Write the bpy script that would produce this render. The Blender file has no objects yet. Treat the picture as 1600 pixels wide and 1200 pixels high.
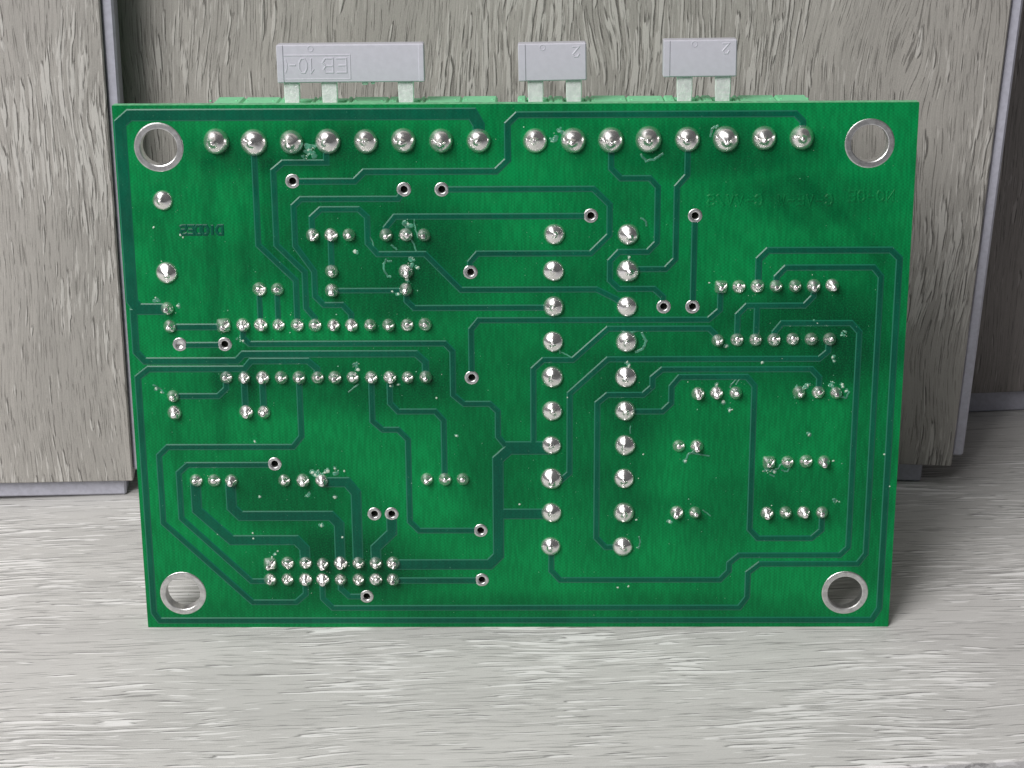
import bpy, math, random
from mathutils import Matrix, Vector, noise as mn
from mathutils.geometry import tessellate_polygon

S = 0.001                       # lengths below are written in millimetres
sc = bpy.context.scene
# ------------------------------------------------------------------ camera
cam = bpy.data.objects.new('camera', bpy.data.cameras.new('camera'))
sc.collection.objects.link(cam)
cam.data.lens = 65.48; cam.data.sensor_width = 36.0
cam.data.clip_start = 0.01; cam.data.clip_end = 20
cam.matrix_world = Matrix(((0.99996556, 0.0082999, 0.0, -0.4812*S),
                           (-0.00381575, 0.45971893, -0.88805628, -224.441*S),
                           (-0.00737078, 0.88802569, 0.45973476, 156.013*S), (0, 0, 0, 1)))
sc.camera = cam
# ------------------------------------------------------------------ light
world = bpy.data.worlds.new('World'); sc.world = world; world.use_nodes = True
world.node_tree.nodes['Background'].inputs[0].default_value = (0.92, 0.95, 1.0, 1)
world.node_tree.nodes['Background'].inputs[1].default_value = 0.06

def area(name, pos, target, sx, sy, power, col):
    l = bpy.data.lights.new(name, 'AREA'); l.shape = 'RECTANGLE'; l.size = sx; l.size_y = sy
    l.energy = power; l.color = col
    o = bpy.data.objects.new(name, l); sc.collection.objects.link(o)
    p = Vector(pos); o.location = p
    o.rotation_euler = (Vector(target)-p).to_track_quat('-Z', 'Y').to_euler()
    return o
area('window_light', (-0.42, -0.46, 0.60), (0, 0.01, 0.03), 0.42, 0.46, 6.4, (1.0, 0.978, 0.965))
area('ceiling_light', (-0.50, -0.42, 1.05), (-0.02, 0.0, 0.0), 0.98, 0.98, 5.6, (1.0, 0.985, 1.0))
sc.view_settings.view_transform = 'Standard'; sc.view_settings.look = 'None'
sc.view_settings.exposure = 0.0; sc.view_settings.gamma = 1.0

# ------------------------------------------------------------------ helpers
def link(o, parent=None):
    sc.collection.objects.link(o)
    if parent: o.parent = parent
    return o
def mesh(name, verts, faces, mats, parent=None, midx=None, smooth=False):
    me = bpy.data.meshes.new(name)
    me.from_pydata([(a*S, b*S, c*S) for a, b, c in verts], [], faces)
    for m in (mats if isinstance(mats, (list, tuple)) else [mats]): me.materials.append(m)
    if midx: me.polygons.foreach_set('material_index', midx)
    if smooth: me.polygons.foreach_set('use_smooth', [True]*len(me.polygons))
    me.update()
    return link(bpy.data.objects.new(name, me), parent)
def empty(name, mat, label, cat, group=None):
    o = bpy.data.objects.new(name, None); o.empty_display_size = 0.01
    link(o); o.matrix_world = mat; o['label'] = label; o['category'] = cat
    if group: o['group'] = group
    return o
def frame(origin, x, y, z):
    return Matrix(((x[0], y[0], z[0], origin[0]*S), (x[1], y[1], z[1], origin[1]*S),
                   (x[2], y[2], z[2], origin[2]*S), (0, 0, 0, 1)))
class Geo:
    """collects shapes for ONE mesh"""
    def __init__(s): s.v = []; s.f = []; s.m = []
    def add(s, v, f, m=0):
        n = len(s.v); s.v += v; s.f += [tuple(i+n for i in q) for q in f]; s.m += [m]*len(f)
    def box(s, x0, x1, y0, y1, z0, z1, m=0):
        v = [(x, y, z) for z in (z0, z1) for y in (y0, y1) for x in (x0, x1)]
        s.add(v, [(0, 2, 3, 1), (4, 5, 7, 6), (0, 1, 5, 4), (2, 6, 7, 3), (0, 4, 6, 2), (1, 3, 7, 5)], m)
    def bevbox(s, x0, x1, y0, y1, z0, z1, b, m=0):
        # box with chamfered edges all round
        v = []; 
        for z in (z0, z1):
            zi = z+b if z == z0 else z-b
            for y in (y0, y1):
                yi = y+b if y == y0 else y-b
                for x in (x0, x1):
                    xi = x+b if x == x0 else x-b
                    v += [(x, yi, zi), (xi, y, zi), (xi, yi, z)]
        def i(x, y, z, k): return ((z*2+y)*2+x)*3+k
        f = []
        for x in (0, 1):
            q = [i(x, 0, 0, 0), i(x, 1, 0, 0), i(x, 1, 1, 0), i(x, 0, 1, 0)]; f.append(tuple(q if x else q[::-1]))
        for y in (0, 1):
            q = [i(0, y, 0, 1), i(0, y, 1, 1), i(1, y, 1, 1), i(1, y, 0, 1)]; f.append(tuple(q if y else q[::-1]))
        for z in (0, 1):
            q = [i(0, 0, z, 2), i(1, 0, z, 2), i(1, 1, z, 2), i(0, 1, z, 2)]; f.append(tuple(q if z else q[::-1]))
        for y in (0, 1):
            for z in (0, 1): f.append((i(0, y, z, 1), i(1, y, z, 1), i(1, y, z, 2), i(0, y, z, 2))[::1 if (y ^ z) else -1])
        for x in (0, 1):
            for z in (0, 1): f.append((i(x, 0, z, 0), i(x, 1, z, 0), i(x, 1, z, 2), i(x, 0, z, 2))[::-1 if (x ^ z) else 1])
        for x in (0, 1):
            for y in (0, 1): f.append((i(x, y, 0, 0), i(x, y, 1, 0), i(x, y, 1, 1), i(x, y, 0, 1))[::1 if (x ^ y) else -1])
        for x in (0, 1):
            for y in (0, 1):
                for z in (0, 1): f.append((i(x, y, z, 0), i(x, y, z, 1), i(x, y, z, 2))[::1 if (x ^ y ^ z) else -1])
        s.add(v, f, m)
    def strip(s, pts, w, h, bev, z0=0.0, m=0, cap=True):
        """raised track along pts (u, v) with sloping sides and mitred corners"""
        P = [Vector(p) for p in pts]; n = len(P); base = len(s.v); v = []; f = []
        for k, p in enumerate(P):
            if k == 0: d1 = d2 = (P[1]-p).normalized()
            elif k == n-1: d1 = d2 = (p-P[k-1]).normalized()
            else: d1 = (p-P[k-1]).normalized(); d2 = (P[k+1]-p).normalized()
            t = (d1+d2).normalized(); nn = Vector((-t.y, t.x)); c = max(0.5, nn.dot(Vector((-d1.y, d1.x))))
            ex = t*(-bev if k == 0 else bev if k == n-1 else 0)
            for a, z in ((w/2+bev, z0), (w/2, z0+h), (-w/2, z0+h), (-w/2-bev, z0)):
                q = p + nn*(a/c) + (ex if z == z0 else Vector((0, 0))); v.append((q.x, q.y, z))
        for k in range(n-1):
            for j in range(3):
                a = 4*k+j; f.append((a, a+1, a+5, a+4))
        if cap: f += [(0, 3, 2, 1), (4*n-4, 4*n-3, 4*n-2, 4*n-1)]
        s.add(v, f, m)
    def ring(s, cx, cy, prof, n, m=0, jit=0, rnd=None):
        """surface of revolution about the board normal; prof = [(radius, height)]"""
        v = []; f = []
        for r, z in prof:
            for k in range(n):
                a = 2*math.pi*k/n; rr = r*(1+(jit*rnd.uniform(-1, 1) if jit else 0))
                v.append((cx+rr*math.cos(a), cy+rr*math.sin(a), z))
        for j in range(len(prof)-1):
            for k in range(n):
                a = j*n+k; b = j*n+(k+1) % n; f.append((a, b, b+n, a+n))
        s.add(v, f, m)
    def build(s, name, mats, parent=None, smooth=False):
        return mesh(name, s.v, s.f, mats, parent, s.m, smooth)

# ------------------------------------------------------------------ materials
class NT:
    def __init__(s, name):
        s.m = bpy.data.materials.new(name); s.m.use_nodes = True; s.t = s.m.node_tree
        s.b = s.t.nodes['Principled BSDF']
    def n(s, typ, **kw):
        o = s.t.nodes.new(typ)
        for k, v in kw.items(): setattr(o, k, v)
        return o
    def l(s, a, b): s.t.links.new(a, b)
    def val(s, x, sock):
        if hasattr(x, 'is_output'): s.l(x, sock)
        else: sock.default_value = x
    def math(s, op, a, b=0.0, c=0.0, clamp=False):
        o = s.n('ShaderNodeMath', operation=op, use_clamp=clamp)
        s.val(a, o.inputs[0]); s.val(b, o.inputs[1]); s.val(c, o.inputs[2]); return o.outputs[0]
    def coords(s, sx, sy, sz, src=None):
        if src is None:
            if not hasattr(s, 'tc'): s.tc = s.n('ShaderNodeTexCoord')
            src = s.tc.outputs['Object']
        mp = s.n('ShaderNodeVectorMath', operation='MULTIPLY'); s.l(src, mp.inputs[0]); mp.inputs[1].default_value = (sx*1000, sy*1000, sz*1000)
        return mp.outputs[0]
    def noise(s, vec, scale=1.0, detail=2.0, rough=0.5, dist=0.0):
        o = s.n('ShaderNodeTexNoise'); s.l(vec, o.inputs['Vector']); o.inputs['Scale'].default_value = scale
        o.inputs['Detail'].default_value = detail; o.inputs['Roughness'].default_value = rough; o.inputs['Distortion'].default_value = dist
        return o.outputs['Fac']
    def smooth(s, x, a, b, lo=0.0, hi=1.0):
        o = s.n('ShaderNodeMapRange', interpolation_type='SMOOTHSTEP'); s.val(x, o.inputs[0])
        o.inputs[1].default_value = a; o.inputs[2].default_value = b; o.inputs[3].default_value = lo; o.inputs[4].default_value = hi
        return o.outputs[0]
    def mix(s, fac, a, b, mode='MIX'):
        o = s.n('ShaderNodeMix', data_type='RGBA', blend_type=mode); s.val(fac, o.inputs[0])
        for x, k in ((a, 6), (b, 7)):
            if hasattr(x, 'is_output'): s.l(x, o.inputs[k])
            else: o.inputs[k].default_value = (x[0], x[1], x[2], 1)
        return o.outputs[2]
    def bump(s, h, strength, dist):
        o = s.n('ShaderNodeBump'); s.l(h, o.inputs['Height']); o.inputs['Strength'].default_value = strength
        o.inputs['Distance'].default_value = dist*S; s.l(o.outputs[0], s.b.inputs['Normal'])
    def out(s, col=None, rough=None, metal=None, spec=None, coat=None):
        if col is not None:
            if hasattr(col, 'is_output'): s.l(col, s.b.inputs['Base Color'])
            else: s.b.inputs['Base Color'].default_value = (*col, 1)
        if rough is not None: s.val(rough, s.b.inputs['Roughness'])
        if metal is not None: s.val(metal, s.b.inputs['Metallic'])
        if spec is not None: s.b.inputs['Specular IOR Level'].default_value = spec
        if coat is not None: s.b.inputs['Coat Weight'].default_value = coat
        return s.m

def seg_dist(m, X, Y, p, q):
    """distance (mm) from a point to the segment p-q, in shader nodes"""
    dx, dy = q[0]-p[0], q[1]-p[1]; L = math.hypot(dx, dy); ux, uy = dx/L, dy/L
    ax = m.math('SUBTRACT', X, p[0]); ay = m.math('SUBTRACT', Y, p[1])
    t = m.math('ADD', m.math('MULTIPLY', ax, ux), m.math('MULTIPLY', ay, uy))
    d = m.math('ABSOLUTE', m.math('SUBTRACT', m.math('MULTIPLY', ay, ux), m.math('MULTIPLY', ax, uy)))
    over = m.math('MAXIMUM', m.math('MAXIMUM', m.math('MULTIPLY', t, -1.0), m.math('SUBTRACT', t, L)), 0.0)
    return m.math('MAXIMUM', d, over)

def solder_mask(name, base_hi, base_lo, rough, streaks, spec):
    m = NT(name)
    big = m.noise(m.coords(0.055, 0.07, 0.05), 1, 2, 0.5)
    f = m.smooth(big, 0.36, 0.64)
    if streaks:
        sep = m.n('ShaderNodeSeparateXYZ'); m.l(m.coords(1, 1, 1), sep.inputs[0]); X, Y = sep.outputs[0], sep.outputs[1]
        # far-side copper showing through, plus blocked light painted as soft dark patches
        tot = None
        for (cx, cy, rx, ry, k) in FAR_COPPER_SHADE:
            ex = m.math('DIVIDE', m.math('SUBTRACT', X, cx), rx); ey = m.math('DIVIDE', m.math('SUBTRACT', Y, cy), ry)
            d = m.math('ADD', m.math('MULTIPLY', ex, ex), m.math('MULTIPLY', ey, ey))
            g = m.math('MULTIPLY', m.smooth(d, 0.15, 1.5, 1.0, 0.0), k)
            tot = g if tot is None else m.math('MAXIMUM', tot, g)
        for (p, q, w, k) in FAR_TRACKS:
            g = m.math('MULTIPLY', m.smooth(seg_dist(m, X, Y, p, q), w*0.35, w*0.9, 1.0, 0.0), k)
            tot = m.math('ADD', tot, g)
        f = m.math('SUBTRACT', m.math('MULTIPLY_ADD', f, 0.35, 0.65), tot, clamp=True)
    col = m.mix(f, base_lo, base_hi)
    fine = m.noise(m.coords(5, 5, 5), 1, 3, 0.7)
    col = m.mix(m.smooth(fine, 0.35, 0.75, 0.0, 0.28), col, [c*1.6+0.003 for c in base_hi])
    sepw = m.n('ShaderNodeSeparateXYZ'); m.l(m.coords(1, 1, 1), sepw.inputs[0])      # glass weave under the mask
    wx = m.math('SINE', m.math('MULTIPLY', sepw.outputs[0], 2*math.pi/0.62)); wy = m.math('SINE', m.math('MULTIPLY', sepw.outputs[1], 2*math.pi/0.50))
    col = m.mix(m.smooth(m.math('MULTIPLY', wx, wy), -1.0, 1.0, 0.0, 0.22), col, [c*0.5 for c in base_lo])
    ribs = m.noise(m.coords(2.6, 0.35, 1), 1, 1, 0.4)
    col = m.mix(m.smooth(ribs, 0.35, 0.65, 0.0, 0.22), col, [c*0.55 for c in base_lo])
    speck = m.noise(m.coords(3.2, 2.6, 3), 1, 2, 0.5)
    col = m.mix(m.smooth(speck, 0.72, 0.78, 0.0, 0.35), col, (0.20, 0.42, 0.30))
    rg = m.noise(m.coords(0.4, 0.4, 0.4), 1, 3, 0.6)
    h = m.math('ADD', m.math('MULTIPLY', fine, 0.5), m.noise(m.coords(1.8, 1.8, 1), 1, 2, 0.5))
    m.bump(h, 0.35, 0.012)
    return m.out(col, m.smooth(rg, 0.3, 0.7, rough-0.05, rough+0.1), 0.0, spec)

def simple(name, col, rough, metal=0.0, bump=None, var=0.0, spec=0.5):
    m = NT(name); c = col
    if var:
        n = m.noise(m.coords(1.1, 1.1, 1.1), 1, 3, 0.6)
        c = m.mix(m.smooth(n, 0.3, 0.7), [x*(1-var) for x in col], [min(1, x*(1+var)) for x in col])
    if bump: m.bump(m.noise(m.coords(bump[0], bump[0], bump[0]), 1, 3, 0.6), bump[1], bump[2])
    return m.out(c, rough, metal, spec)

def laminate(name, base, light, dark, gx, gy, seed, relief=1.0, flame=0.7, tilt=0.0, along='y', cover=0.0, pores=1.0, patches=0.16, fibre=0.60):
    """embossed grey oak: pale raised streaks and fine dark pores along the grain"""
    m = NT(name)
    tc = m.n('ShaderNodeTexCoord'); mp = m.n('ShaderNodeMapping'); m.l(tc.outputs['Object'], mp.inputs[0])
    mp.inputs['Location'].default_value = (seed*0.37, seed*0.61, seed*0.13)
    mp.inputs['Rotation'].default_value = (0, 0, tilt + (math.pi/2 if along == 'y' else 0))
    P = mp.outputs[0]
    w = m.n('ShaderNodeTexNoise'); m.l(m.coords(0.022, 0.05, 0.02, P), w.inputs['Vector']); w.inputs['Scale'].default_value = 1; w.inputs['Detail'].default_value = 2
    off = m.n('ShaderNodeVectorMath', operation='MULTIPLY_ADD'); m.l(w.outputs['Color'], off.inputs[0])
    off.inputs[1].default_value = (0.004, 0.0085*flame, 0.0); m.l(P, off.inputs[2]); P2 = off.outputs[0]
    patch = m.noise(m.coords(0.045, 0.05, 0.05, P), 1, 2, 0.5)
    thr = m.math('MULTIPLY', m.math('SUBTRACT', m.smooth(patch, 0.36, 0.64), 0.6), -patches)
    thr = m.math('SUBTRACT', thr, cover)
    def lens(src, fx, fy): return m.math('SUBTRACT', m.noise(m.coords(0.13*gx*fx, 1.15*gy*fy, 0.3, src), 1, 1.5, 0.45, 0.15), thr)
    st = m.smooth(lens(P2, 1, 1), 0.585, 0.625)
    st2 = m.smooth(lens(P2, 1.7, 2.1), 0.60, 0.635)
    sh = m.n('ShaderNodeVectorMath', operation='ADD'); m.l(P2, sh.inputs[0]); sh.inputs[1].default_value = (0.0003, -0.00022/gy, 0)
    edge = m.math('MULTIPLY', m.smooth(lens(sh.outputs[0], 1, 1), 0.575, 0.61), m.math('SUBTRACT', 1.0, st))
    edge = m.math('MULTIPLY', edge, m.smooth(m.noise(m.coords(0.35*gx, 3.0*gy, 1, P2), 1, 2, 0.6), 0.40, 0.55))
    hair = m.smooth(m.noise(m.coords(0.16*gx, 3.9*gy, 0.6, P2), 1, 2.5, 0.6), 0.585, 0.63)
    por = m.math('MULTIPLY', m.math('MAXIMUM', edge, m.math('MULTIPLY', hair, 0.7)), pores)
    fib = m.noise(m.coords(0.07*gx, 4.4*gy, 1, P2), 1, 5, 0.75)
    tone = m.noise(m.coords(0.012, 0.10, 0.05, P2), 1, 3, 0.55)
    c = m.mix(m.smooth(tone, 0.35, 0.65), [x*0.90 for x in base], [x*1.09 for x in base])
    c = m.mix(m.smooth(fib, 0.42, 0.62, 0.0, fibre), c, [x*0.66 for x in base])
    c = m.mix(m.math('MULTIPLY', m.math('MAXIMUM', st, m.math('MULTIPLY', st2, 0.8)), 0.85), c, light)
    c = m.mix(m.math('MULTIPLY', por, 0.9), c, dark)
    grit = m.noise(m.coords(8, 8, 8, P), 1, 2, 0.75)
    c = m.mix(m.smooth(grit, 0.35, 0.65, 0.0, 0.20), c, [x*1.3 for x in light])
    grit2 = m.noise(m.coords(9, 9, 9, P2), 1, 2, 0.75)
    c = m.mix(m.smooth(grit2, 0.35, 0.65, 0.0, 0.14), c, [x*0.3 for x in base])
    h = m.math('SUBTRACT', m.math('ADD', m.math('MULTIPLY', st, 0.6), m.math('MULTIPLY', fib, 0.5)), por)
    m.bump(h, min(1.0, 0.6*relief), 0.12*relief)
    return m.out(c, m.smooth(fib, 0.3, 0.7, 0.45, 0.6), 0.0, 0.35)

FAR_COPPER_SHADE = [  # cx, cy, rx, ry, strength: dark patches painting light blocked behind, and far-side copper
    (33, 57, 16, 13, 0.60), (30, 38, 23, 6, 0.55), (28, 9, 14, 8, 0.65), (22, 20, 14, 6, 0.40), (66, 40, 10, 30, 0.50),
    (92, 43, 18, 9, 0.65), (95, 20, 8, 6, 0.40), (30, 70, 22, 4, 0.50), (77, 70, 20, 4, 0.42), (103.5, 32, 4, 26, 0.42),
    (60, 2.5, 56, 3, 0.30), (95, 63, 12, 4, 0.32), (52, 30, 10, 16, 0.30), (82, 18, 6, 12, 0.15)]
FAR_TRACKS = [((5.2, 60), (6.0, 20), 1.4, 0.2), ((12.3, 68), (12.3, 28), 1.5, 0.25), ((16.9, 62), (16.9, 30), 1.2, 0.20),
              ((20.5, 68), (20.5, 56), 1.5, 0.20), ((92, 66), (104, 55), 1.6, 0.16), ((88, 64), (100, 53), 1.2, 0.12)]

# ---- measured on the board: millimetres from its lower left corner
TERMINAL_PADS = [(13.78, 71.32), (18.83, 71.13), (23.91, 71.20), (28.80, 71.26), (33.86, 71.24), (38.92, 71.31), (43.98, 71.29), (49.04, 71.27), (56.57, 71.24), (61.71, 71.22), (66.75, 71.28), (71.80, 71.35), (77.01, 71.33), (82.13, 71.40), (87.25, 71.46), (92.28, 71.53)]
RELAY_PADS = [(59.16, 58.40), (59.07, 53.29), (59.08, 48.22), (58.99, 43.18), (58.91, 38.09), (58.91, 33.11), (58.83, 27.99), (58.83, 23.00), (58.83, 17.85), (58.74, 12.65), (69.24, 58.36), (69.22, 53.26), (69.20, 48.19), (69.17, 43.16), (69.15, 38.06), (69.12, 33.09), (69.18, 27.97), (69.07, 22.98), (69.13, 17.83), (69.01, 12.63), (6.09, 63.28), (6.00, 53.20)]
SQUARE_PADS = [(13.42, 45.69), (82.05, 50.95), (89.52, 25.42), (18.30, 10.01)]
PIN_PADS = [(26.23, 58.43), (28.76, 58.42), (31.20, 58.41), (36.26, 58.40), (38.96, 58.39), (41.40, 58.38), (28.67, 53.32), (28.58, 50.60), (38.84, 53.28), (38.78, 50.75), (18.64, 50.82), (21.10, 50.81), (5.78, 48.13), (5.98, 45.56), (16.10, 45.71), (18.58, 45.71), (21.06, 45.70), (23.63, 45.69), (26.10, 45.68), (28.67, 45.68), (31.15, 45.67), (33.72, 45.66), (36.28, 45.65), (38.85, 45.65), (41.32, 45.73), (13.40, 38.13), (15.90, 38.12), (18.50, 38.11), (21.09, 38.11), (23.59, 38.10), (26.18, 38.09), (28.59, 38.09), (31.09, 38.08), (33.68, 38.07), (36.26, 38.07), (38.76, 38.06), (41.26, 38.15), (84.49, 50.97), (87.02, 51.05), (89.56, 51.05), (92.19, 51.04), (94.72, 51.03), (97.25, 51.11), (81.81, 43.32), (84.46, 43.40), (87.02, 43.40), (89.58, 43.39), (92.13, 43.47), (94.69, 43.47), (97.25, 43.46), (92.12, 25.45), (94.73, 25.54), (97.25, 25.53), (89.51, 17.72), (92.14, 17.81), (94.69, 17.81), (97.32, 17.80), (20.81, 10.15), (23.39, 10.14), (25.88, 10.04), (28.46, 10.14), (31.04, 10.13), (33.53, 10.13), (36.02, 10.13), (18.20, 7.56), (20.70, 7.55), (23.29, 7.55), (25.79, 7.55), (28.37, 7.54), (30.96, 7.54), (33.46, 7.54), (35.95, 7.53), (5.81, 35.43), (5.85, 32.98), (15.93, 33.05), (18.44, 33.04), (8.33, 22.83), (10.88, 22.82), (13.34, 22.82), (20.88, 22.80), (23.52, 22.80), (26.16, 22.79), (41.15, 22.96), (43.69, 22.95), (46.23, 22.95), (79.26, 35.62), (81.84, 35.71), (84.51, 35.70), (93.33, 35.77), (96.00, 35.76), (98.49, 35.66), (76.74, 27.87), (79.26, 27.87), (76.68, 17.84), (79.23, 17.84)]
VIAS = [(23.78, 65.86), (38.82, 64.67), (43.93, 64.65), (64.11, 60.96), (78.25, 60.91), (47.68, 53.15), (74.23, 48.18), (78.19, 48.16), (47.67, 38.01), (19.58, 25.27), (33.52, 17.66), (35.99, 17.66), (48.67, 15.09), (48.77, 7.44), (32.05, 4.85), (7.17, 42.95), (13.41, 42.94)]
MOUNTS = [(5.96, 70.55), (101.38, 70.70), (101.16, 5.37), (5.42, 5.39)]
TRACES = [
    (0.70, [(18.75, 71.02), (18.75, 68.94), (18.75, 57.03), (23.66, 52.06), (23.66, 45.58)]),
    (0.70, [(28.46, 70.98), (28.46, 68.39), (22.60, 68.39), (21.24, 67.27), (21.24, 57.02), (24.93, 53.23), (24.93, 48.14), (26.08, 46.67), (26.08, 45.57)]),
    (0.70, [(38.82, 64.67), (38.01, 63.38), (24.81, 63.38), (23.79, 62.43), (23.79, 56.92), (26.24, 53.31), (26.24, 49.78), (27.40, 48.54), (29.97, 48.54), (31.13, 47.21), (31.13, 45.56)]),
    (0.70, [(26.19, 58.34), (26.19, 60.83), (27.45, 61.97), (32.58, 61.97), (33.72, 60.89), (33.72, 57.24), (35.02, 55.70), (41.50, 55.70), (46.33, 50.64), (64.97, 50.64), (67.62, 49.29), (69.22, 48.10)]),
    (0.77, [(23.78, 65.81), (32.18, 65.81), (33.52, 67.11), (51.30, 67.11), (52.88, 68.63), (52.88, 73.47), (54.19, 74.72), (91.30, 74.72), (92.33, 73.66), (92.33, 71.42)]),
    (1.48, [(49.03, 71.16), (49.03, 73.40), (48.20, 74.88), (2.28, 74.88), (0.95, 73.77), (0.95, 49.22), (1.72, 48.02), (5.70, 48.02)]),
    (0.89, [(1.02, 47.94), (1.02, 46.84), (1.02, 41.86), (2.12, 40.54), (14.98, 40.54), (15.92, 41.50), (39.97, 41.50), (41.26, 40.26), (41.26, 38.02)]),
    (0.81, [(26.11, 37.97), (26.11, 39.37), (24.88, 40.50), (16.94, 40.50), (16.00, 39.37), (2.58, 39.37), (1.00, 38.13), (1.00, 2.36), (1.79, 1.08), (105.24, 1.08), (106.24, 2.94), (106.24, 54.85), (105.01, 56.05), (88.30, 56.05), (87.10, 54.82), (87.10, 50.95)]),
    (0.72, [(89.59, 50.94), (89.59, 52.30), (90.83, 53.63), (102.79, 53.63), (103.85, 52.34), (103.85, 11.44), (102.77, 9.87), (88.73, 9.87), (87.09, 8.49), (87.09, 4.68), (86.00, 3.06), (27.07, 3.06), (25.69, 4.56), (25.69, 7.37)]),
    (0.72, [(89.61, 43.27), (89.61, 44.47), (90.60, 45.74), (100.12, 45.74), (101.30, 44.44), (101.30, 12.43), (100.15, 11.21), (85.75, 11.21), (84.34, 9.98), (84.34, 8.79), (83.10, 7.41), (60.04, 7.41), (58.79, 8.83), (58.79, 12.50)]),
    (0.72, [(97.13, 43.34), (97.13, 41.68), (95.94, 40.62), (66.64, 40.62), (61.35, 35.63), (61.35, 23.83), (60.10, 22.68), (58.83, 22.68)]),
    (0.72, [(96.06, 35.64), (96.06, 37.88), (94.93, 39.12), (74.22, 39.12), (72.88, 37.94), (72.88, 36.63), (71.61, 35.42), (66.61, 35.42), (65.22, 34.21), (65.22, 13.97), (66.55, 12.49), (69.03, 12.49)]),
    (0.72, [(69.14, 32.97), (74.34, 32.97), (75.54, 34.18), (75.54, 36.63), (76.65, 38.01), (86.00, 38.01), (87.10, 36.69), (87.10, 15.22), (88.32, 13.83), (96.00, 13.83), (97.35, 15.10), (97.35, 17.55)]),
    (0.71, [(47.67, 38.01), (47.67, 44.96), (48.74, 46.29), (80.44, 46.29), (81.99, 47.70), (81.99, 50.88)]),
    (0.71, [(81.85, 43.20), (81.38, 44.22), (80.56, 45.02), (66.60, 45.02), (61.76, 40.54), (57.67, 40.54), (56.27, 39.20), (56.27, 28.35)]),
    (0.72, [(16.03, 45.60), (16.03, 43.85), (16.88, 42.98), (44.00, 42.98), (45.04, 41.83), (45.04, 35.48), (46.55, 34.16), (50.13, 34.16), (51.27, 33.02), (51.27, 29.32), (52.15, 28.16), (58.83, 28.16)]),
    (1.46, [(58.83, 27.40), (52.87, 27.40), (51.22, 25.87), (51.22, 11.23), (49.90, 9.85), (35.98, 9.85)]),
    (1.46, [(51.26, 17.63), (58.84, 17.63)]),
    (0.72, [(48.67, 15.09), (39.87, 15.09), (38.57, 16.48), (38.57, 28.87), (37.21, 30.35), (35.05, 30.35), (33.64, 31.64), (33.64, 37.95)]),
    (0.72, [(36.19, 37.94), (36.19, 34.28), (37.28, 33.05), (42.49, 33.05), (43.65, 31.71), (43.65, 22.80)]),
    (0.70, [(43.93, 64.65), (64.43, 64.65), (66.67, 62.45), (66.67, 58.29), (64.14, 55.73), (48.67, 55.73), (47.64, 54.51), (47.64, 53.15)]),
    (0.70, [(64.11, 60.92), (37.51, 60.92), (36.24, 59.37), (36.24, 58.31)]),
    (0.70, [(66.80, 71.18), (66.80, 67.45), (68.12, 66.08), (72.01, 66.08), (73.13, 64.89), (73.13, 57.20), (71.91, 55.91), (67.98, 55.91), (66.79, 54.62), (66.79, 51.92), (68.04, 50.69), (72.87, 50.69), (74.13, 49.54), (74.13, 48.18)]),
    (0.69, [(77.07, 71.22), (77.07, 66.45), (75.71, 64.88), (75.71, 54.86), (74.40, 53.48), (69.23, 53.48)]),
    (0.70, [(78.22, 60.91), (78.22, 48.16)]),
    (0.70, [(94.77, 50.93), (94.77, 49.57), (93.58, 48.26), (85.67, 48.26), (84.45, 46.96), (84.45, 43.29)]),
    (0.71, [(87.07, 43.28), (87.07, 48.23)]),
    (0.71, [(38.83, 50.65), (38.83, 49.10), (39.85, 48.07), (58.91, 48.07)]),
    (0.62, [(28.54, 50.57), (38.75, 50.57)]),
    (0.70, [(28.67, 58.33), (28.67, 53.22)]),
    (0.62, [(18.55, 50.71), (18.55, 45.60)]),
    (0.62, [(21.02, 50.71), (21.02, 45.59)]),
    (0.81, [(15.85, 38.00), (15.85, 32.91)]),
    (0.81, [(18.41, 37.99), (18.41, 32.91)]),
    (0.80, [(5.90, 45.44), (13.36, 45.44)]),
    (0.71, [(7.17, 42.85), (13.40, 42.85)]),
    (0.72, [(5.74, 35.39), (12.12, 35.39), (13.29, 36.50), (13.29, 38.00)]),
    (0.73, [(23.55, 37.98), (23.55, 36.20), (23.55, 29.38), (22.32, 27.83), (4.55, 27.83), (3.25, 26.55), (3.25, 16.34), (15.48, 3.96), (21.80, 3.96), (23.24, 5.27), (23.24, 7.38)]),
    (0.73, [(19.57, 25.14), (7.21, 25.14), (5.89, 23.94), (5.89, 17.03), (15.45, 7.28), (18.14, 7.28)]),
    (1.38, [(8.18, 22.68), (8.18, 18.30), (12.89, 13.66), (22.20, 13.66), (23.34, 12.36), (23.34, 9.88)]),
    (1.37, [(13.17, 22.67), (13.17, 18.68), (14.37, 17.39), (27.29, 17.39), (28.42, 16.10), (28.42, 9.87)]),
    (1.37, [(26.11, 22.50), (29.74, 22.50), (30.98, 20.89), (30.98, 9.86)]),
    (1.38, [(35.96, 17.66), (35.96, 14.81), (33.57, 12.44), (33.57, 9.86)]),
    (0.83, [(35.92, 7.35), (48.77, 7.35)]),
    (0.74, [(28.35, 7.37), (28.35, 6.06), (29.55, 4.85), (32.05, 4.85)]),
]
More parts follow.
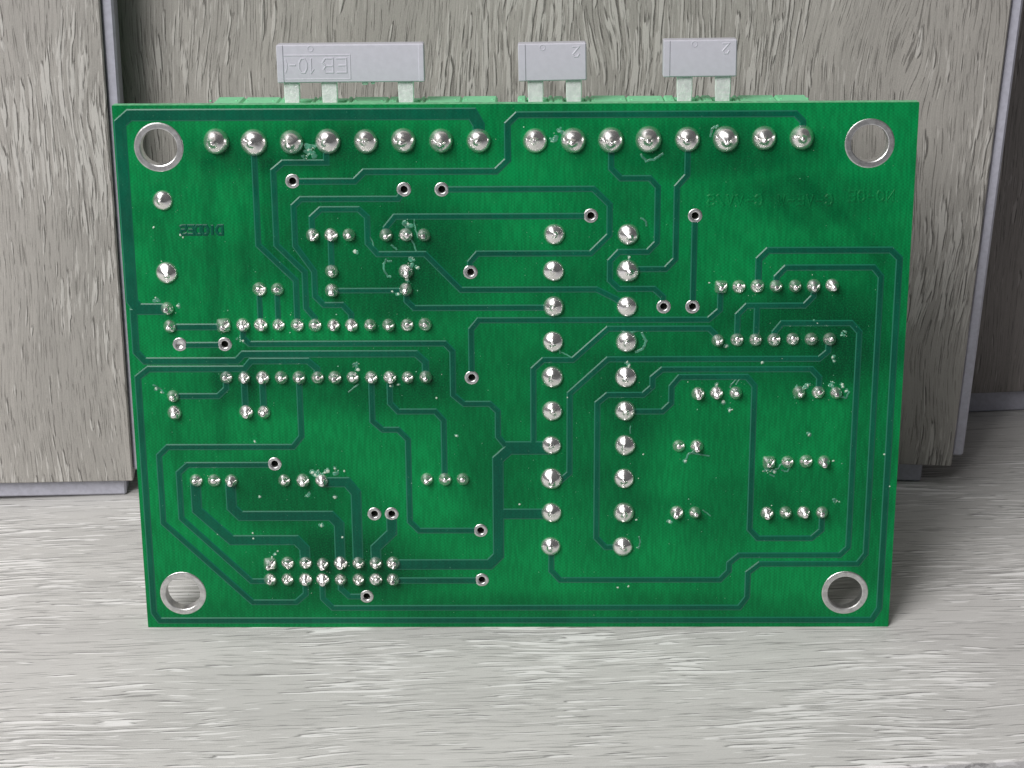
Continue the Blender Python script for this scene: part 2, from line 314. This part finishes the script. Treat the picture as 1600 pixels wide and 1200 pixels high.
RESIDUE = [(39.23, 59.90, 0.53), (39.73, 54.98, 0.35), (39.45, 54.08, 0.35), (38.97, 52.10, 0.27), (40.41, 53.81, 0.27), (31.64, 39.82, 0.35), (31.80, 39.17, 0.27), (45.40, 29.43, 0.22), (16.92, 28.63, 0.22), (25.86, 15.91, 0.27), (28.83, 14.13, 0.27), (15.99, 14.75, 0.18), (16.04, 13.96, 0.27), (86.95, 46.86, 0.19), (94.83, 45.74, 0.35), (95.45, 45.74, 0.22), (88.06, 40.13, 0.27), (99.22, 44.26, 0.35), (97.78, 40.85, 0.27), (97.99, 40.29, 0.22), (94.98, 29.50, 0.27), (83.74, 33.13, 0.27), (84.09, 33.22, 0.18), (99.30, 19.49, 0.40), (98.57, 25.58, 0.18), (77.72, 25.62, 0.27), (75.65, 16.41, 0.31), (70.89, 16.72, 0.18), (54.28, 19.09, 0.18), (71.75, 26.60, 0.14), (31.97, 56.08, 0.31), (25.52, 24.10, 0.35), (25.97, 23.81, 0.44), (26.70, 24.00, 0.27), (27.07, 24.19, 0.31), (28.09, 24.57, 0.22), (28.25, 23.99, 0.35), (29.43, 24.19, 0.18), (24.88, 24.00, 0.31), (25.32, 23.61, 0.27), (24.03, 20.61, 0.35), (27.94, 20.21, 0.27), (17.26, 20.33, 0.22), (15.59, 43.85, 0.40), (16.02, 43.48, 0.27), (26.11, 70.13, 0.53), (26.52, 69.52, 0.44), (25.56, 69.09, 0.35), (26.81, 70.30, 0.35), (59.92, 72.50, 0.44), (59.06, 71.64, 0.44), (97.88, 36.85, 0.35), (94.15, 36.58, 0.35), (94.50, 36.76, 0.27), (99.30, 36.84, 0.27), (99.40, 36.56, 0.22), (99.88, 35.91, 0.27), (81.84, 36.89, 0.27), (82.81, 34.35, 0.27), (89.24, 24.06, 0.35), (90.33, 23.96, 0.27), (37.69, 50.11, 0.27), (36.90, 50.47, 0.27), (36.29, 36.82, 0.31), (37.37, 37.00, 0.22), (23.59, 37.13, 0.18), (82.90, 40.52, 0.13), (83.02, 42.46, 0.27), (19.06, 11.47, 0.22), (19.45, 11.97, 0.18), (18.58, 11.08, 0.18), (42.70, 35.02, 0.18), (69.59, 39.72, 0.27), (69.32, 40.28, 0.27), (69.39, 55.15, 0.22), (69.93, 6.41, 0.18), (61.06, 35.07, 0.18), (68.36, 6.21, 0.18), (10.92, 14.56, 0.13), (4.58, 59.57, 0.18), (0.85, 62.69, 0.11), (8.18, 58.49, 0.18), (8.51, 58.13, 0.18), (4.36, 49.21, 0.35), (3.85, 48.12, 0.35), (7.24, 48.47, 0.27), (3.47, 36.53, 0.27), (4.16, 35.96, 0.18), (90.79, 40.68, 0.18), (80.40, 51.51, 0.18), (28.28, 38.06, 0.09), (43.48, 38.48, 0.09), (105.73, 26.52, 0.18), (106.72, 21.71, 0.14)]
SQUIGGLES = [([(39.62, 57.94), (40.12, 56.86), (40.44, 55.43)], 0.18), ([(40.04, 60.96), (40.34, 59.00), (40.58, 58.02)], 0.11), ([(33.95, 58.22), (34.46, 57.42), (34.44, 56.79)], 0.11), ([(36.98, 57.05), (37.66, 56.33)], 0.21), ([(36.23, 54.99), (35.86, 54.36), (35.84, 53.46), (36.34, 52.56), (36.78, 52.56)], 0.26), ([(36.31, 54.72), (36.92, 54.72)], 0.22), ([(89.87, 24.16), (90.77, 24.44), (91.37, 25.31)], 0.16), ([(91.41, 24.15), (92.14, 23.96), (92.48, 24.63)], 0.18), ([(89.72, 23.48), (90.36, 23.29)], 0.18), ([(81.05, 26.38), (78.24, 26.77)], 0.18), ([(77.72, 25.82), (78.15, 26.68), (79.04, 27.06)], 0.26), ([(70.88, 60.67), (71.58, 60.23), (71.68, 59.52)], 0.22), ([(70.84, 69.26), (71.54, 68.39), (72.56, 68.64), (73.75, 69.42)], 0.31), ([(80.04, 71.73), (80.19, 72.76), (81.03, 73.19)], 0.26), ([(71.30, 44.43), (71.93, 43.23), (71.42, 42.12), (70.45, 41.67)], 0.39), ([(69.70, 44.43), (71.02, 44.89)], 0.26), ([(60.24, 41.69), (61.22, 41.13), (61.85, 40.58)], 0.11), ([(59.80, 42.34), (59.98, 41.51)], 0.09), ([(71.39, 14.16), (71.49, 13.17), (71.32, 12.28)], 0.13), ([(80.44, 18.17), (81.46, 17.28)], 0.09), ([(83.64, 36.51), (84.66, 37.91)], 0.13), ([(84.51, 36.98), (85.03, 37.72)], 0.13), ([(69.88, 30.89), (69.90, 29.75)], 0.09), ([(3.14, 37.00), (4.01, 36.53), (4.51, 35.87)], 0.19), ([(30.45, 35.99), (31.83, 37.11)], 0.11), ([(99.21, 35.07), (99.93, 34.88), (100.33, 35.81)], 0.22), ([(92.98, 36.77), (92.58, 35.83), (92.79, 34.89)], 0.18)]

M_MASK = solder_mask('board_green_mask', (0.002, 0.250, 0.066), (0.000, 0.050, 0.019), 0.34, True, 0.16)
M_TRACK = solder_mask('mask_over_copper', (0.000, 0.112, 0.058), (0.000, 0.074, 0.043), 0.34, False, 0.25)
M_THIN = simple('mask_thin_over_track_edge', (0.006, 0.135, 0.078), 0.30, spec=0.45)
M_EDGE = simple('cut_laminate_edge', (0.16, 0.48, 0.25), 0.6, bump=(4, 0.4, 0.03), var=0.25)
M_SOLDER = simple('solder', (0.96, 0.945, 0.92), 0.23, 0.93, bump=(0.8, 0.10, 0.08), var=0.03)
M_TIN = simple('tinned_copper', (0.70, 0.70, 0.69), 0.34, 0.95, bump=(2.5, 0.4, 0.04), var=0.15)
M_HOLE_SHADE = simple('painted_hole_shade', (0.003, 0.004, 0.003), 0.8, spec=0.05)  # near-black colour standing for the shade inside open holes
M_BLOCK = simple('pale_green_plastic', (0.22, 0.68, 0.36), 0.45, bump=(2, 0.2, 0.03), var=0.08)
M_COMB = simple('lavender_grey_plastic', (0.52, 0.52, 0.575), 0.42, bump=(1.6, 0.18, 0.03), var=0.03)
M_TINE = simple('scratched_tin', (0.95, 0.94, 0.96), 0.38, 0.4, bump=(2.2, 0.9, 0.09), var=0.1)
M_FLUX = simple('flux_residue', (0.25, 0.47, 0.35), 0.4, bump=(4, 0.5, 0.05), var=0.3)
M_FILM = simple('clear_flux_film', (0.06, 0.24, 0.15), 0.3, bump=(4, 0.5, 0.05), var=0.4)
M_FLUXW = simple('white_solder_crumb', (0.50, 0.62, 0.50), 0.4, bump=(4, 0.5, 0.05), var=0.2)
M_CORE = simple('waxed_tongue', (0.46, 0.46, 0.53), 0.45, bump=(0.8, 0.3, 0.05), var=0.08)
M_LEFT = laminate('left_oak_decor', (0.425, 0.402, 0.372), (0.62, 0.60, 0.565), (0.08, 0.073, 0.065), 1.1, 1.35, 1.3, relief=0.9, flame=0.6, cover=-0.004, patches=0.17)
M_MID = laminate('middle_oak_decor', (0.40, 0.379, 0.348), (0.56, 0.54, 0.505), (0.06, 0.055, 0.048), 1.0, 1.3, 4.1, relief=1.0, flame=1.2, cover=-0.008, patches=0.20)
M_RIGHT_SHADED = laminate('right_oak_decor_shaded', (0.25, 0.228, 0.215), (0.38, 0.35, 0.335), (0.05, 0.045, 0.042), 1.0, 1.3, 7.7, relief=0.9)  # darker base than the others: shade from the middle plank painted in
M_FLOOR = laminate('floor_oak_decor', (0.55, 0.54, 0.52), (0.86, 0.85, 0.835), (0.07, 0.068, 0.065), 0.75, 1.35, 9.2, relief=0.26, flame=0.7, tilt=-0.04, along='x', cover=-0.012, pores=0.95, patches=0.14, fibre=0.24)
M_BASE = simple('plain_floor', (0.42, 0.42, 0.44), 0.6, var=0.05)

# ------------------------------------------------------------------ floor
def planks_edge(x): return -32.3+0.0645*(x-47.4)
fl = mesh('floor', [(-900, -900, -8.6), (900, -900, -8.6), (900, 900, -8.6), (-900, 900, -8.6)], [(0, 1, 2, 3)], M_BASE)
fl['kind'] = 'structure'; fl['label'] = 'pale grey laminate floor lit from the upper left'
def slab(x0, x1, off0, off1, z0, z1, b=0.25):
    v = []
    for z, e in ((z0, 0), (z1-b, 0), (z1, b)):
        for (x, o) in ((x0, off0+e), (x1, off0+e), (x1, off1-e), (x0, off1-e)): v.append((x, planks_edge(x)+o, z))
    f = [(3, 2, 1, 0), (8, 9, 10, 11)]
    for j in (0, 4):
        for k in range(4): a = j+k; c = j+(k+1) % 4; f.append((a, c, c+4, a+4))
    return v, f
v, f = slab(-620, 620, 0, 193, -8.3, 0.0)
pl = mesh('plank', v, f, M_FLOOR, fl)
v, f = slab(-620, 620, -5.5, -0.02, -6.4, -3.0, 0.4)
mesh('tongue', v, f, M_CORE, fl)

# ------------------------------------------------------------------ leaning planks
def rolled(x, up, deg):
    a = math.radians(deg); x = Vector(x); up = Vector(up)
    return (x*math.cos(a)-up*math.sin(a)), (x*math.sin(a)+up*math.cos(a))
def plank(base, x, up, deg, u0, u1, v0, height, m_face, label, bottom=None, side=True):
    """decor board leaning on the wall; local x across, y up, z towards the room; z = 0 is the tongue's front"""
    X, U = rolled(x, up, deg); Z = X.cross(U)
    t = empty('laminate_plank', frame(base, X, U, Z), label, 'plank', 'laminate planks leaning upright behind the board')
    g = Geo(); g.bevbox(u0, u1, v0, v0+height, -5.5, 2.5, 0.22); g.build('decor_board', m_face, t)
    b0, b1 = bottom or (u0, u1-1.0)
    g = Geo(); g.bevbox(b0, b1, 0.0, v0-0.02, -3.2, 1.2, 0.35); g.build('tongue', M_CORE, t)
    if side:
        g = Geo(); g.bevbox(u1+0.02, u1+1.85, v0+1.6, v0+height, -3.2, 1.75, 0.35); g.build('tongue', M_CORE, t)
    return t
plank((-63.23, 39.61, 0), (0.9968, 0.0802, 0), (-0.0042, 0.0522, 0.9986), 1.9, -192, 0.76, 3.15, 420, M_LEFT,
      'pale grey oak plank at the left, standing in front of the others', bottom=(-192, -0.6))
plank((66.81, 41.64, 0), (0.9987, -0.0506, 0), (0.0026, 0.0523, 0.9986), 1.35, -188, 4.35, 3.7, 420, M_MID,
      'wide grey oak plank standing directly behind the circuit board', bottom=(-188, 0.0))
plank((90.14, 66.17, 0), (0.9976, 0.0698, 0), (-0.0037, 0.0522, 0.9986), 0.0, -28, 160, 4.3, 420, M_RIGHT_SHADED,
      'brownish grey plank farthest back at the right edge, shade painted into its colour', bottom=(-27, 159))

# ------------------------------------------------------------------ circuit board
BO = (-53.8436, 0.6869, 0.0); BX = Vector((0.99991864, -0.01275686, 0.00004081)); BU = Vector((0.00216966, 0.17322814, 0.98487933)); BN = BX.cross(BU)
BW, BH, BT = 107.7, 76.2, 1.6
board = empty('circuit_board', frame(BO, BX, BU, BN), 'green printed circuit board seen from its solder side, standing on its long edge', 'circuit board')
rnd = random.Random(5)
def circle(cx, cy, r, n): return [(cx+r*math.cos(2*math.pi*k/n), cy+r*math.sin(2*math.pi*k/n)) for k in range(n)]
outline = []
cr = 0.12
for (cx, cy, a0) in ((BW-cr, cr, -90), (BW-cr, BH-cr, 0), (cr, BH-cr, 90), (cr, cr, 180)):
    for k in range(4): a = math.radians(a0+30*k); outline.append((cx+cr*math.cos(a), cy+cr*math.sin(a)))
holes = [circle(x, y, 2.58, 48) for x, y in MOUNTS] + [circle(x, y, 0.52, 16) for x, y in VIAS]
loops = [outline]+holes
tris = tessellate_polygon([[Vector((x, y, 0)) for x, y in lp] for lp in loops])
flat = [q for lp in loops for q in lp]; n0 = len(flat)
V = [(x, y, 0.0) for x, y in flat]+[(x, y, -BT) for x, y in flat]; F = []; MI = []
for t in tris:
    a, b, c = (flat[i] for i in t)
    t = tuple(t) if (b[0]-a[0])*(c[1]-a[1])-(b[1]-a[1])*(c[0]-a[0]) > 0 else tuple(t)[::-1]
    F.append(t); MI.append(0); F.append(tuple(i+n0 for i in t[::-1])); MI.append(0)
i0 = 0
for li, lp in enumerate(loops):
    n = len(lp)
    for k in range(n):
        a, b = i0+k, i0+(k+1) % n; F.append((a, a+n0, b+n0, b)); MI.append(1)
    i0 += n
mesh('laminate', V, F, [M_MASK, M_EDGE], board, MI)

def clear_of_via(pts):
    pts = [tuple(p) for p in pts]
    for e, nx in ((0, 1), (-1, -2)):        # a track stops at the ring of a plated hole
        p = Vector(pts[e]); d = Vector(pts[nx])-p
        for v in VIAS:
            q = Vector(v)
            if (q-p).length < 0.95:
                go = min(0.72+(q-p).dot(d.normalized()), d.length*0.9)
                if go > 0: pts[e] = tuple(p+d.normalized()*go)
    return pts
for i, (w, pts) in enumerate(TRACES):
    pts = clear_of_via(pts)
    g = Geo(); g.strip(pts, w-0.14, 0.070+0.0015*(i % 9), 0.16); g.m = [1 if (k % 3 != 1 or k >= 3*(len(pts)-1)) else 0 for k in range(len(g.f))]; g.build('trace', [M_TRACK, M_THIN], board)

# --- solder joints: a few meshes of each kind, shared
def joint_mesh(kind, seed):
    r = random.Random(seed*77+len(kind)); n = 28
    if kind == 'terminal':
        prof = [(1.78, -0.02), (1.75, 0.22), (1.62, 0.55), (1.42, 0.85), (1.16, 1.10), (0.88, 1.30), (0.64, 1.50), (0.46, 1.74), (0.33, 1.92), (0.18, 2.02), (0.0, 2.04)]; pin = 0.5
    elif kind == 'relay':
        prof = [(1.50, -0.02), (1.47, 0.16), (1.36, 0.38), (1.18, 0.58), (0.95, 0.76), (0.70, 0.92), (0.48, 1.08), (0.34, 1.26), (0.24, 1.38), (0.13, 1.44), (0.0, 1.45)]; pin = 0.5
    else:
        prof = [(0.93, -0.02), (0.92, 0.12), (0.86, 0.32), (0.78, 0.50), (0.67, 0.68), (0.55, 0.86), (0.45, 1.06), (0.38, 1.24), (0.27, 1.37), (0.14, 1.43), (0.0, 1.44)]; pin = 0.35
    sc_ = r.uniform(0.93, 1.06); hs = r.uniform(0.8, 1.12)
    tx, ty = r.uniform(-.22, .22), r.uniform(-.25, .25)
    if kind == 'pin': tx, ty = r.uniform(-.18, .18), r.uniform(-.35, .35)
    if kind == 'bent': tx, ty = r.uniform(-.08, .08), 0.42
    off = Vector((r.uniform(0, 50), r.uniform(0, 50), r.uniform(0, 50))); H = prof[-1][1]
    lob = r.uniform(-.5, .5)
    g = Geo(); v = []; f = []
    for j, (rad, z) in enumerate(prof[:-1]):
        t = z/H
        for k in range(n):
            a = 2*math.pi*k/n; ca, sa = math.cos(a), math.sin(a)
            sqr = 1.0
            if kind == 'square': sqr = 1.0+(0.30*(1-t)**1.5)*(max(abs(ca), abs(sa))**-1 - 1)/0.414
            elif t > 0.6: sqr = 1+0.10*(max(abs(ca), abs(sa))**-1-1)/0.414
            nz = mn.noise(Vector((ca*0.9, sa*0.9, t*1.2))+off)
            rr = rad*sc_*sqr*(1+(0.05+0.05*t*(1-t)*2)*nz)
            zz = z*hs*(1+0.10*mn.noise(Vector((ca*.9, sa*.9, t*3+9))+off))
            v.append((rr*ca+tx*t*t, rr*sa+ty*t*t, zz))
    v.append((tx, ty, H*hs)); top = len(v)-1
    for j in range(len(prof)-2):
        for k in range(n): a = j*n+k; b = j*n+(k+1) % n; f.append((a, b, b+n, a+n))
    b0 = (len(prof)-2)*n
    for k in range(n): f.append((b0+k, b0+(k+1) % n, top))
    me = bpy.data.meshes.new('solder_joint'); me.from_pydata([(a*S, b*S, c*S) for a, b, c in v], [], f)
    me.materials.append(M_SOLDER); me.polygons.foreach_set('use_smooth', [True]*len(f)); me.update()
    return me
def joints(pads, kind, nvar, spin):
    ms = [joint_mesh(kind, s) for s in range(nvar)]
    for i, (x, y) in enumerate(pads):
        o = link(bpy.data.objects.new('solder_joint', ms[(i*5+i//nvar) % nvar]), board)
        k = rnd.uniform(0.95, 1.04)*(1.02 if kind in ('pin', 'bent', 'square') else 1)
        o.location = (x*S, y*S, 0); o.rotation_euler = (0, 0, rnd.uniform(-spin, spin)); o.scale = (k, k, rnd.uniform(0.92, 1.08))
joints(TERMINAL_PADS, 'terminal', 7, 0.5)
joints(RELAY_PADS, 'relay', 8, 0.6)
joints(SQUARE_PADS, 'square', 3, 0.05)
up_pads = [p for p in PIN_PADS if 83.5 < p[0] < 101 and 40.0 < p[1] < 51.0]
joints(up_pads, 'bent', 5, 0.15)
joints([p for p in PIN_PADS if p not in up_pads], 'pin', 12, 0.5)

# --- plated holes
def via(x, y, plugged=False):
    g = Geo(); g.ring(x, y, [(1.0, -0.01), (0.97, 0.05), (0.86, 0.085), (0.62, 0.08), (0.52, 0.03), (0.47, -0.12), (0.46, -BT*0.8)], 24)
    b = g.build('via', M_TIN, board, True)
    g = Geo(); z = -0.05 if plugged else -0.5
    c = [(x+0.47*math.cos(k*math.pi/8), y+0.47*math.sin(k*math.pi/8), z-(0.0)) for k in range(16)]
    g.add(c+[(x, y, z-(0.25 if plugged else 0))], [(k, (k+1) % 16, 16) for k in range(16)])
    g.build('solder_or_hole_shade', M_SOLDER if plugged else M_HOLE_SHADE, b, plugged)  # one solder fill; elsewhere a black disc paints the hole's shade
for (x, y) in VIAS: via(x, y, abs(x-VIAS[15][0]) < .01 and abs(y-VIAS[15][1]) < .01)
for x, y in MOUNTS:
    g = Geo(); g.ring(x, y, [(3.34, -0.005), (3.28, 0.045), (3.16, 0.07), (2.62, 0.05), (2.50, -0.01), (2.47, -0.08), (2.46, -BT-0.02), (2.56, -BT-0.05), (3.2, -BT-0.05)], 64)
    g.build('mounting_ring', M_TIN, board, False)

# --- lettering etched in the copper, mirrored as the solder side shows it
GL = {'N': [[(0, 0), (0, 1), (1, 0), (1, 1)]], 'O': [[(.25, 0), (0, .3), (0, .7), (.25, 1), (.75, 1), (1, .7), (1, .3), (.75, 0), (.25, 0)]],
      'C': [[(1, .8), (.75, 1), (.25, 1), (0, .7), (0, .3), (.25, 0), (.75, 0), (1, .2)]], 'E': [[(1, 0), (0, 0), (0, 1), (1, 1)], [(0, .5), (.8, .5)]],
      'V': [[(0, 1), (.5, 0), (1, 1)]], 'W': [[(0, 1), (.25, 0), (.5, .8), (.75, 0), (1, 1)]], 'D': [[(0, 0), (0, 1), (.65, 1), (1, .7), (1, .3), (.65, 0), (0, 0)]],
      'I': [[(.5, 0), (.5, 1)]], 'S': [[(0, .1), (.3, 0), (.8, 0), (1, .25), (.8, .5), (.2, .5), (0, .75), (.2, 1), (.7, 1), (1, .9)]], '-': [[(0, .45), (1, .45)]],
      'B': [[(0, 0), (0, 1), (.7, 1), (.95, .78), (.7, .53), (0, .53)], [(.7, .53), (1, .28), (.75, 0), (0, 0)]], '1': [[(.15, .75), (.55, 1), (.55, 0)]],
      '0': [[(.3, 0), (.05, .3), (.05, .7), (.3, 1), (.7, 1), (.95, .7), (.95, .3), (.7, 0), (.3, 0)]], '2': [[(0, .75), (.25, 1), (.75, 1), (1, .75), (.1, .1), (0, 0), (1, 0)]],
      '/': [[(0, 0), (1, 1)]], ' ': []}
def write(g, text, x, y, pitch, w, h, sw, height, bev, z0, fx=1, fy=1, zstep=0.0):
    """text starts at x, y; fx = -1 runs right to left (mirrored)"""
    for i, ch in enumerate(text):
        for st in GL[ch]:
            if len(st) > 1: g.strip([(x+fx*(i*pitch+a*w), y+fy*b*h) for a, b in st], sw, height, bev, z0+zstep*(i % 2))
for txt, x, y in (('NO-OE', 104.95, 62.85), ('C-VE-W', 96.75, 62.35), ('C-VV/S', 87.25, 62.35)):
    g = Geo(); write(g, txt, x, y, 1.29, 0.86, 1.35, 0.14, 0.055, 0.12, 0.0, fx=-1); g.build('lettering', M_MASK, board)
g = Geo(); write(g, 'DIODES', 13.95, 58.55, 0.98, 0.80, 1.2, 0.18, 0.065, 0.13, 0.0, fx=-1); g.build('lettering', M_TRACK, board)

# --- flux residue and crumbs
def blob(g, x, y, r, rr, z=0.0, m=0):
    n = rr.choice((7, 8, 9)); s = rr.uniform(0.6, 1.0); a0 = rr.uniform(0, 6.3); c = [(x, y, z+0.16*min(r, .5)+.02)]; ring1 = []; ring2 = []
    for k in range(n):
        a = 2*math.pi*k/n; q = r*rr.uniform(0.65, 1.15); dx, dy = q*math.cos(a), q*s*math.sin(a)
        X, Y = dx*math.cos(a0)-dy*math.sin(a0), dx*math.sin(a0)+dy*math.cos(a0)
        ring1.append((x+X*.6, y+Y*.6, z+0.12*min(r, .5)+.015)); ring2.append((x+X, y+Y, z-0.01))
    v = c+ring1+ring2; f = [(0, 1+k, 1+(k+1) % n) for k in range(n)]+[(1+k, 1+n+k, 1+n+(k+1) % n, 1+(k+1) % n) for k in range(n)]
    g.add(v, f, m)
g = Geo(); rr = random.Random(11)
for (x, y, r) in RESIDUE:
    if r > 0.2:
        for k in range(4): a = rr.uniform(0, 6.3); blob(g, x+r*math.cos(a)*.8, y+r*math.sin(a)*.8, r*rr.uniform(.7, 1.3), rr, -0.02, 2)
    if r > 0.33:
        for k in range(int(4+r*9)):
            a = rr.uniform(0, 6.3); d = r*rr.uniform(0, 1.5); blob(g, x+d*math.cos(a), y+d*math.sin(a), r*rr.uniform(.12, .42), rr, 0.02, rr.choice((0, 0, 1)))
    else: blob(g, x, y, r, rr, 0.03, 1)
def squiggle(pts, w):
    q = []
    for (a, b) in zip(pts, pts[1:]):
        for k in range(4): t = k/4; q.append((a[0]+(b[0]-a[0])*t+rr.uniform(-.06, .06), a[1]+(b[1]-a[1])*t+rr.uniform(-.06, .06)))
    g.strip(q+[pts[-1]], w*0.6, 0.035, 0.06, 0.03, 2)
for pts, w in SQUIGGLES: squiggle(pts, w)
pads = TERMINAL_PADS+RELAY_PADS+PIN_PADS+SQUARE_PADS
for i in range(100):                       # crumbs thrown round the joints
    x, y = rr.choice(pads); a = rr.uniform(0, 6.3); d = rr.uniform(1.1, 2.6); r = rr.choice((.04, .05, .06, .08, .11))
    blob(g, x+d*math.cos(a), y+d*math.sin(a), r, rr, 0.03, rr.choice((0, 0, 1)))
for i in range(260): blob(g, rr.uniform(1, BW-1), rr.uniform(1, BH-1), rr.uniform(.03, .065), rr, 0.05, 0)
o = g.build('flux_residue', [M_FLUX, M_FLUXW, M_FILM], board); o['kind'] = 'stuff'

# --- the green screw terminal blocks on the far side
def terminal_block(u0, u1, pads, plugged):
    g = Geo(); top = 75.5; bot = 62.5; zb = -11.6; zf = -BT-0.05
    g.bevbox(u0, u1, bot, top-4.0, zb+0.3, zf, 0.3)                       # lower body
    for i, (x, y) in enumerate(pads):                                       # one hood per pole, open where a tine goes in
        a = u0 if i == 0 else (pads[i-1][0]+x)/2+0.02; b = u1 if i == len(pads)-1 else (pads[i+1][0]+x)/2-0.02
        t = top+rr.uniform(-.05, .05)
        if i in plugged:
            l, r = x-1.15, x+1.85
            g.bevbox(a, l, top-3.98, t, zb, zf-0.6, 0.22); g.bevbox(r, b, top-3.98, t, zb, zf-0.6, 0.22)
            g.bevbox(l+0.01, r-0.01, top-3.98, t-0.25, zb, -9.9, 0.12); g.box(l+0.01, r-0.01, top-3.98, t-0.4, -4.2, zf-0.6)
        else: g.bevbox(a, b, top-3.98, t, zb, zf-0.6, 0.25)
        for dx in (-1.9, 1.7): g.bevbox(x+dx-0.14, x+dx+0.14, t-0.1, t+0.09, -8.3, -7.8, 0.05)
    return g.build('terminal_block', M_BLOCK, board)
terminal_block(12.4, 51.4, TERMINAL_PADS[:8], (2, 3, 5)); terminal_block(54.2, 94.2, TERMINAL_PADS[8:], (0, 1, 4, 5))

# ------------------------------------------------------------------ jumper combs plugged into the terminal blocks
def comb(u0, u1, v0, v1, tines, label, deg, text=None, two=None, ribs=(0.9, None), stub=None):
    cx = (u0+u1)/2; zf = -4.9; th = 2.3
    base = Vector(BO)+BX*cx+BU*v0+BN*zf; X, U = rolled(BX, BU, deg)
    t = empty('jumper_comb', frame(base, X, U, BN), label, 'jumper comb', 'grey jumper combs plugged into the green terminal blocks')
    w = (u1-u0)/2; h = v1-v0
    g = Geo(); g.bevbox(-w, w, 0, h, -th, 0, 0.16)
    if ribs[0]: g.bevbox(-w-0.02, -w+ribs[0], 0.05, h-0.04, -th+.1, 0.10, 0.09)
    if ribs[1]: g.bevbox(w-ribs[1], w+0.02, 0.05, h-0.04, -th+.1, 0.10, 0.09)
    b = g.build('housing', M_COMB, t)
    g = Geo(); rx = u_ring[label[:5]]
    g.ring(rx-cx, h-0.55, [(0.44, 0.0), (0.40, 0.05), (0.33, 0.05), (0.29, -0.0)], 20)
    g.build('ejector_mark', M_COMB, b, False)
    if text:
        g = Geo()
        for ch, x, cw in zip('EB10-', (31.1, 29.3, 26.8, 25.8, 24.2), (1.3, 1.4, 0.85, 1.15, 0.8)):
            write(g, ch, x-cx, 3.28, 0, cw, 1.9, 0.12, 0.07, 0.07, 0.0, fx=-1, fy=-1)
        g.strip([(-w+1.15, 3.2), (-w+1.32, 2.6), (-w+1.28, 1.9), (-w+1.1, 1.4)], 0.10, 0.05, 0.06)
        g.strip([(-w+1.0, 3.72), (31.6-cx, 3.72), (31.6-cx, 0.5)], 0.12, 0.05, 0.06); g.strip([(-w+1.0, 0.50), (31.5-cx, 0.50)], 0.08, 0.03, 0.06)
        g.build('lettering', M_COMB, b)
    if two is not None:
        g = Geo(); write(g, '2', two-cx, h-0.5, 0, 0.85, 1.35, 0.10, 0.06, 0.08, 0.0, fx=-1, fy=-1); g.build('lettering', M_COMB, b)
    for x in tines:
        g = Geo(); x -= cx; z0, z1 = -1.45, -0.65; q = []
        for (yy, hw) in ((0.05, 1.07), (-2.0, 1.06), (-3.2, 0.98), (-8.0, 0.8)):
            for (a, z) in ((-hw, z0), (hw, z0), (hw, z1-.12), (hw-.12, z1), (-hw+.12, z1), (-hw, z1-.12)): q.append((x+a, yy, z))
        fs = [(a+6*j, a+6*j+6, (a+1) % 6+6*j+6, (a+1) % 6+6*j) for j in range(3) for a in range(6)]
        g.add(q, fs+[(0, 1, 2, 3, 4, 5), (23, 22, 21, 20, 19, 18)]); g.build('tine', M_TINE, t)
    if stub is not None:
        g = Geo(); g.bevbox(stub-cx-0.95, stub-cx-0.1, -0.42, 0.03, -1.4, -0.7, 0.12); g.bevbox(stub-cx+0.25, stub-cx+0.85, -0.35, 0.03, -1.3, -0.65, 0.14)
        g.build('cut_tine', M_TINE, t)
    return t
u_ring = {'long ': 26.3, 'short': 57.65, 'small': 78.1}
comb(21.72, 41.6, 78.4, 83.55, (23.48, 28.62, 39.02), 'long light grey comb with three metal tines and molded letters, leftmost', -0.3, text='EB 10-', ribs=(0.9, 0.75), stub=34.0)
comb(54.4, 63.6, 78.5, 83.55, (56.65, 61.85), 'short light grey comb in the middle, two tines, above the gap between blocks', -0.9, two=62.6, ribs=(1.0, None))
comb(73.95, 83.85, 78.95, 83.93, (76.9, 82.1), 'small light grey comb with two tines, the rightmost of the three', -0.4, two=82.75, ribs=(0.9, None))
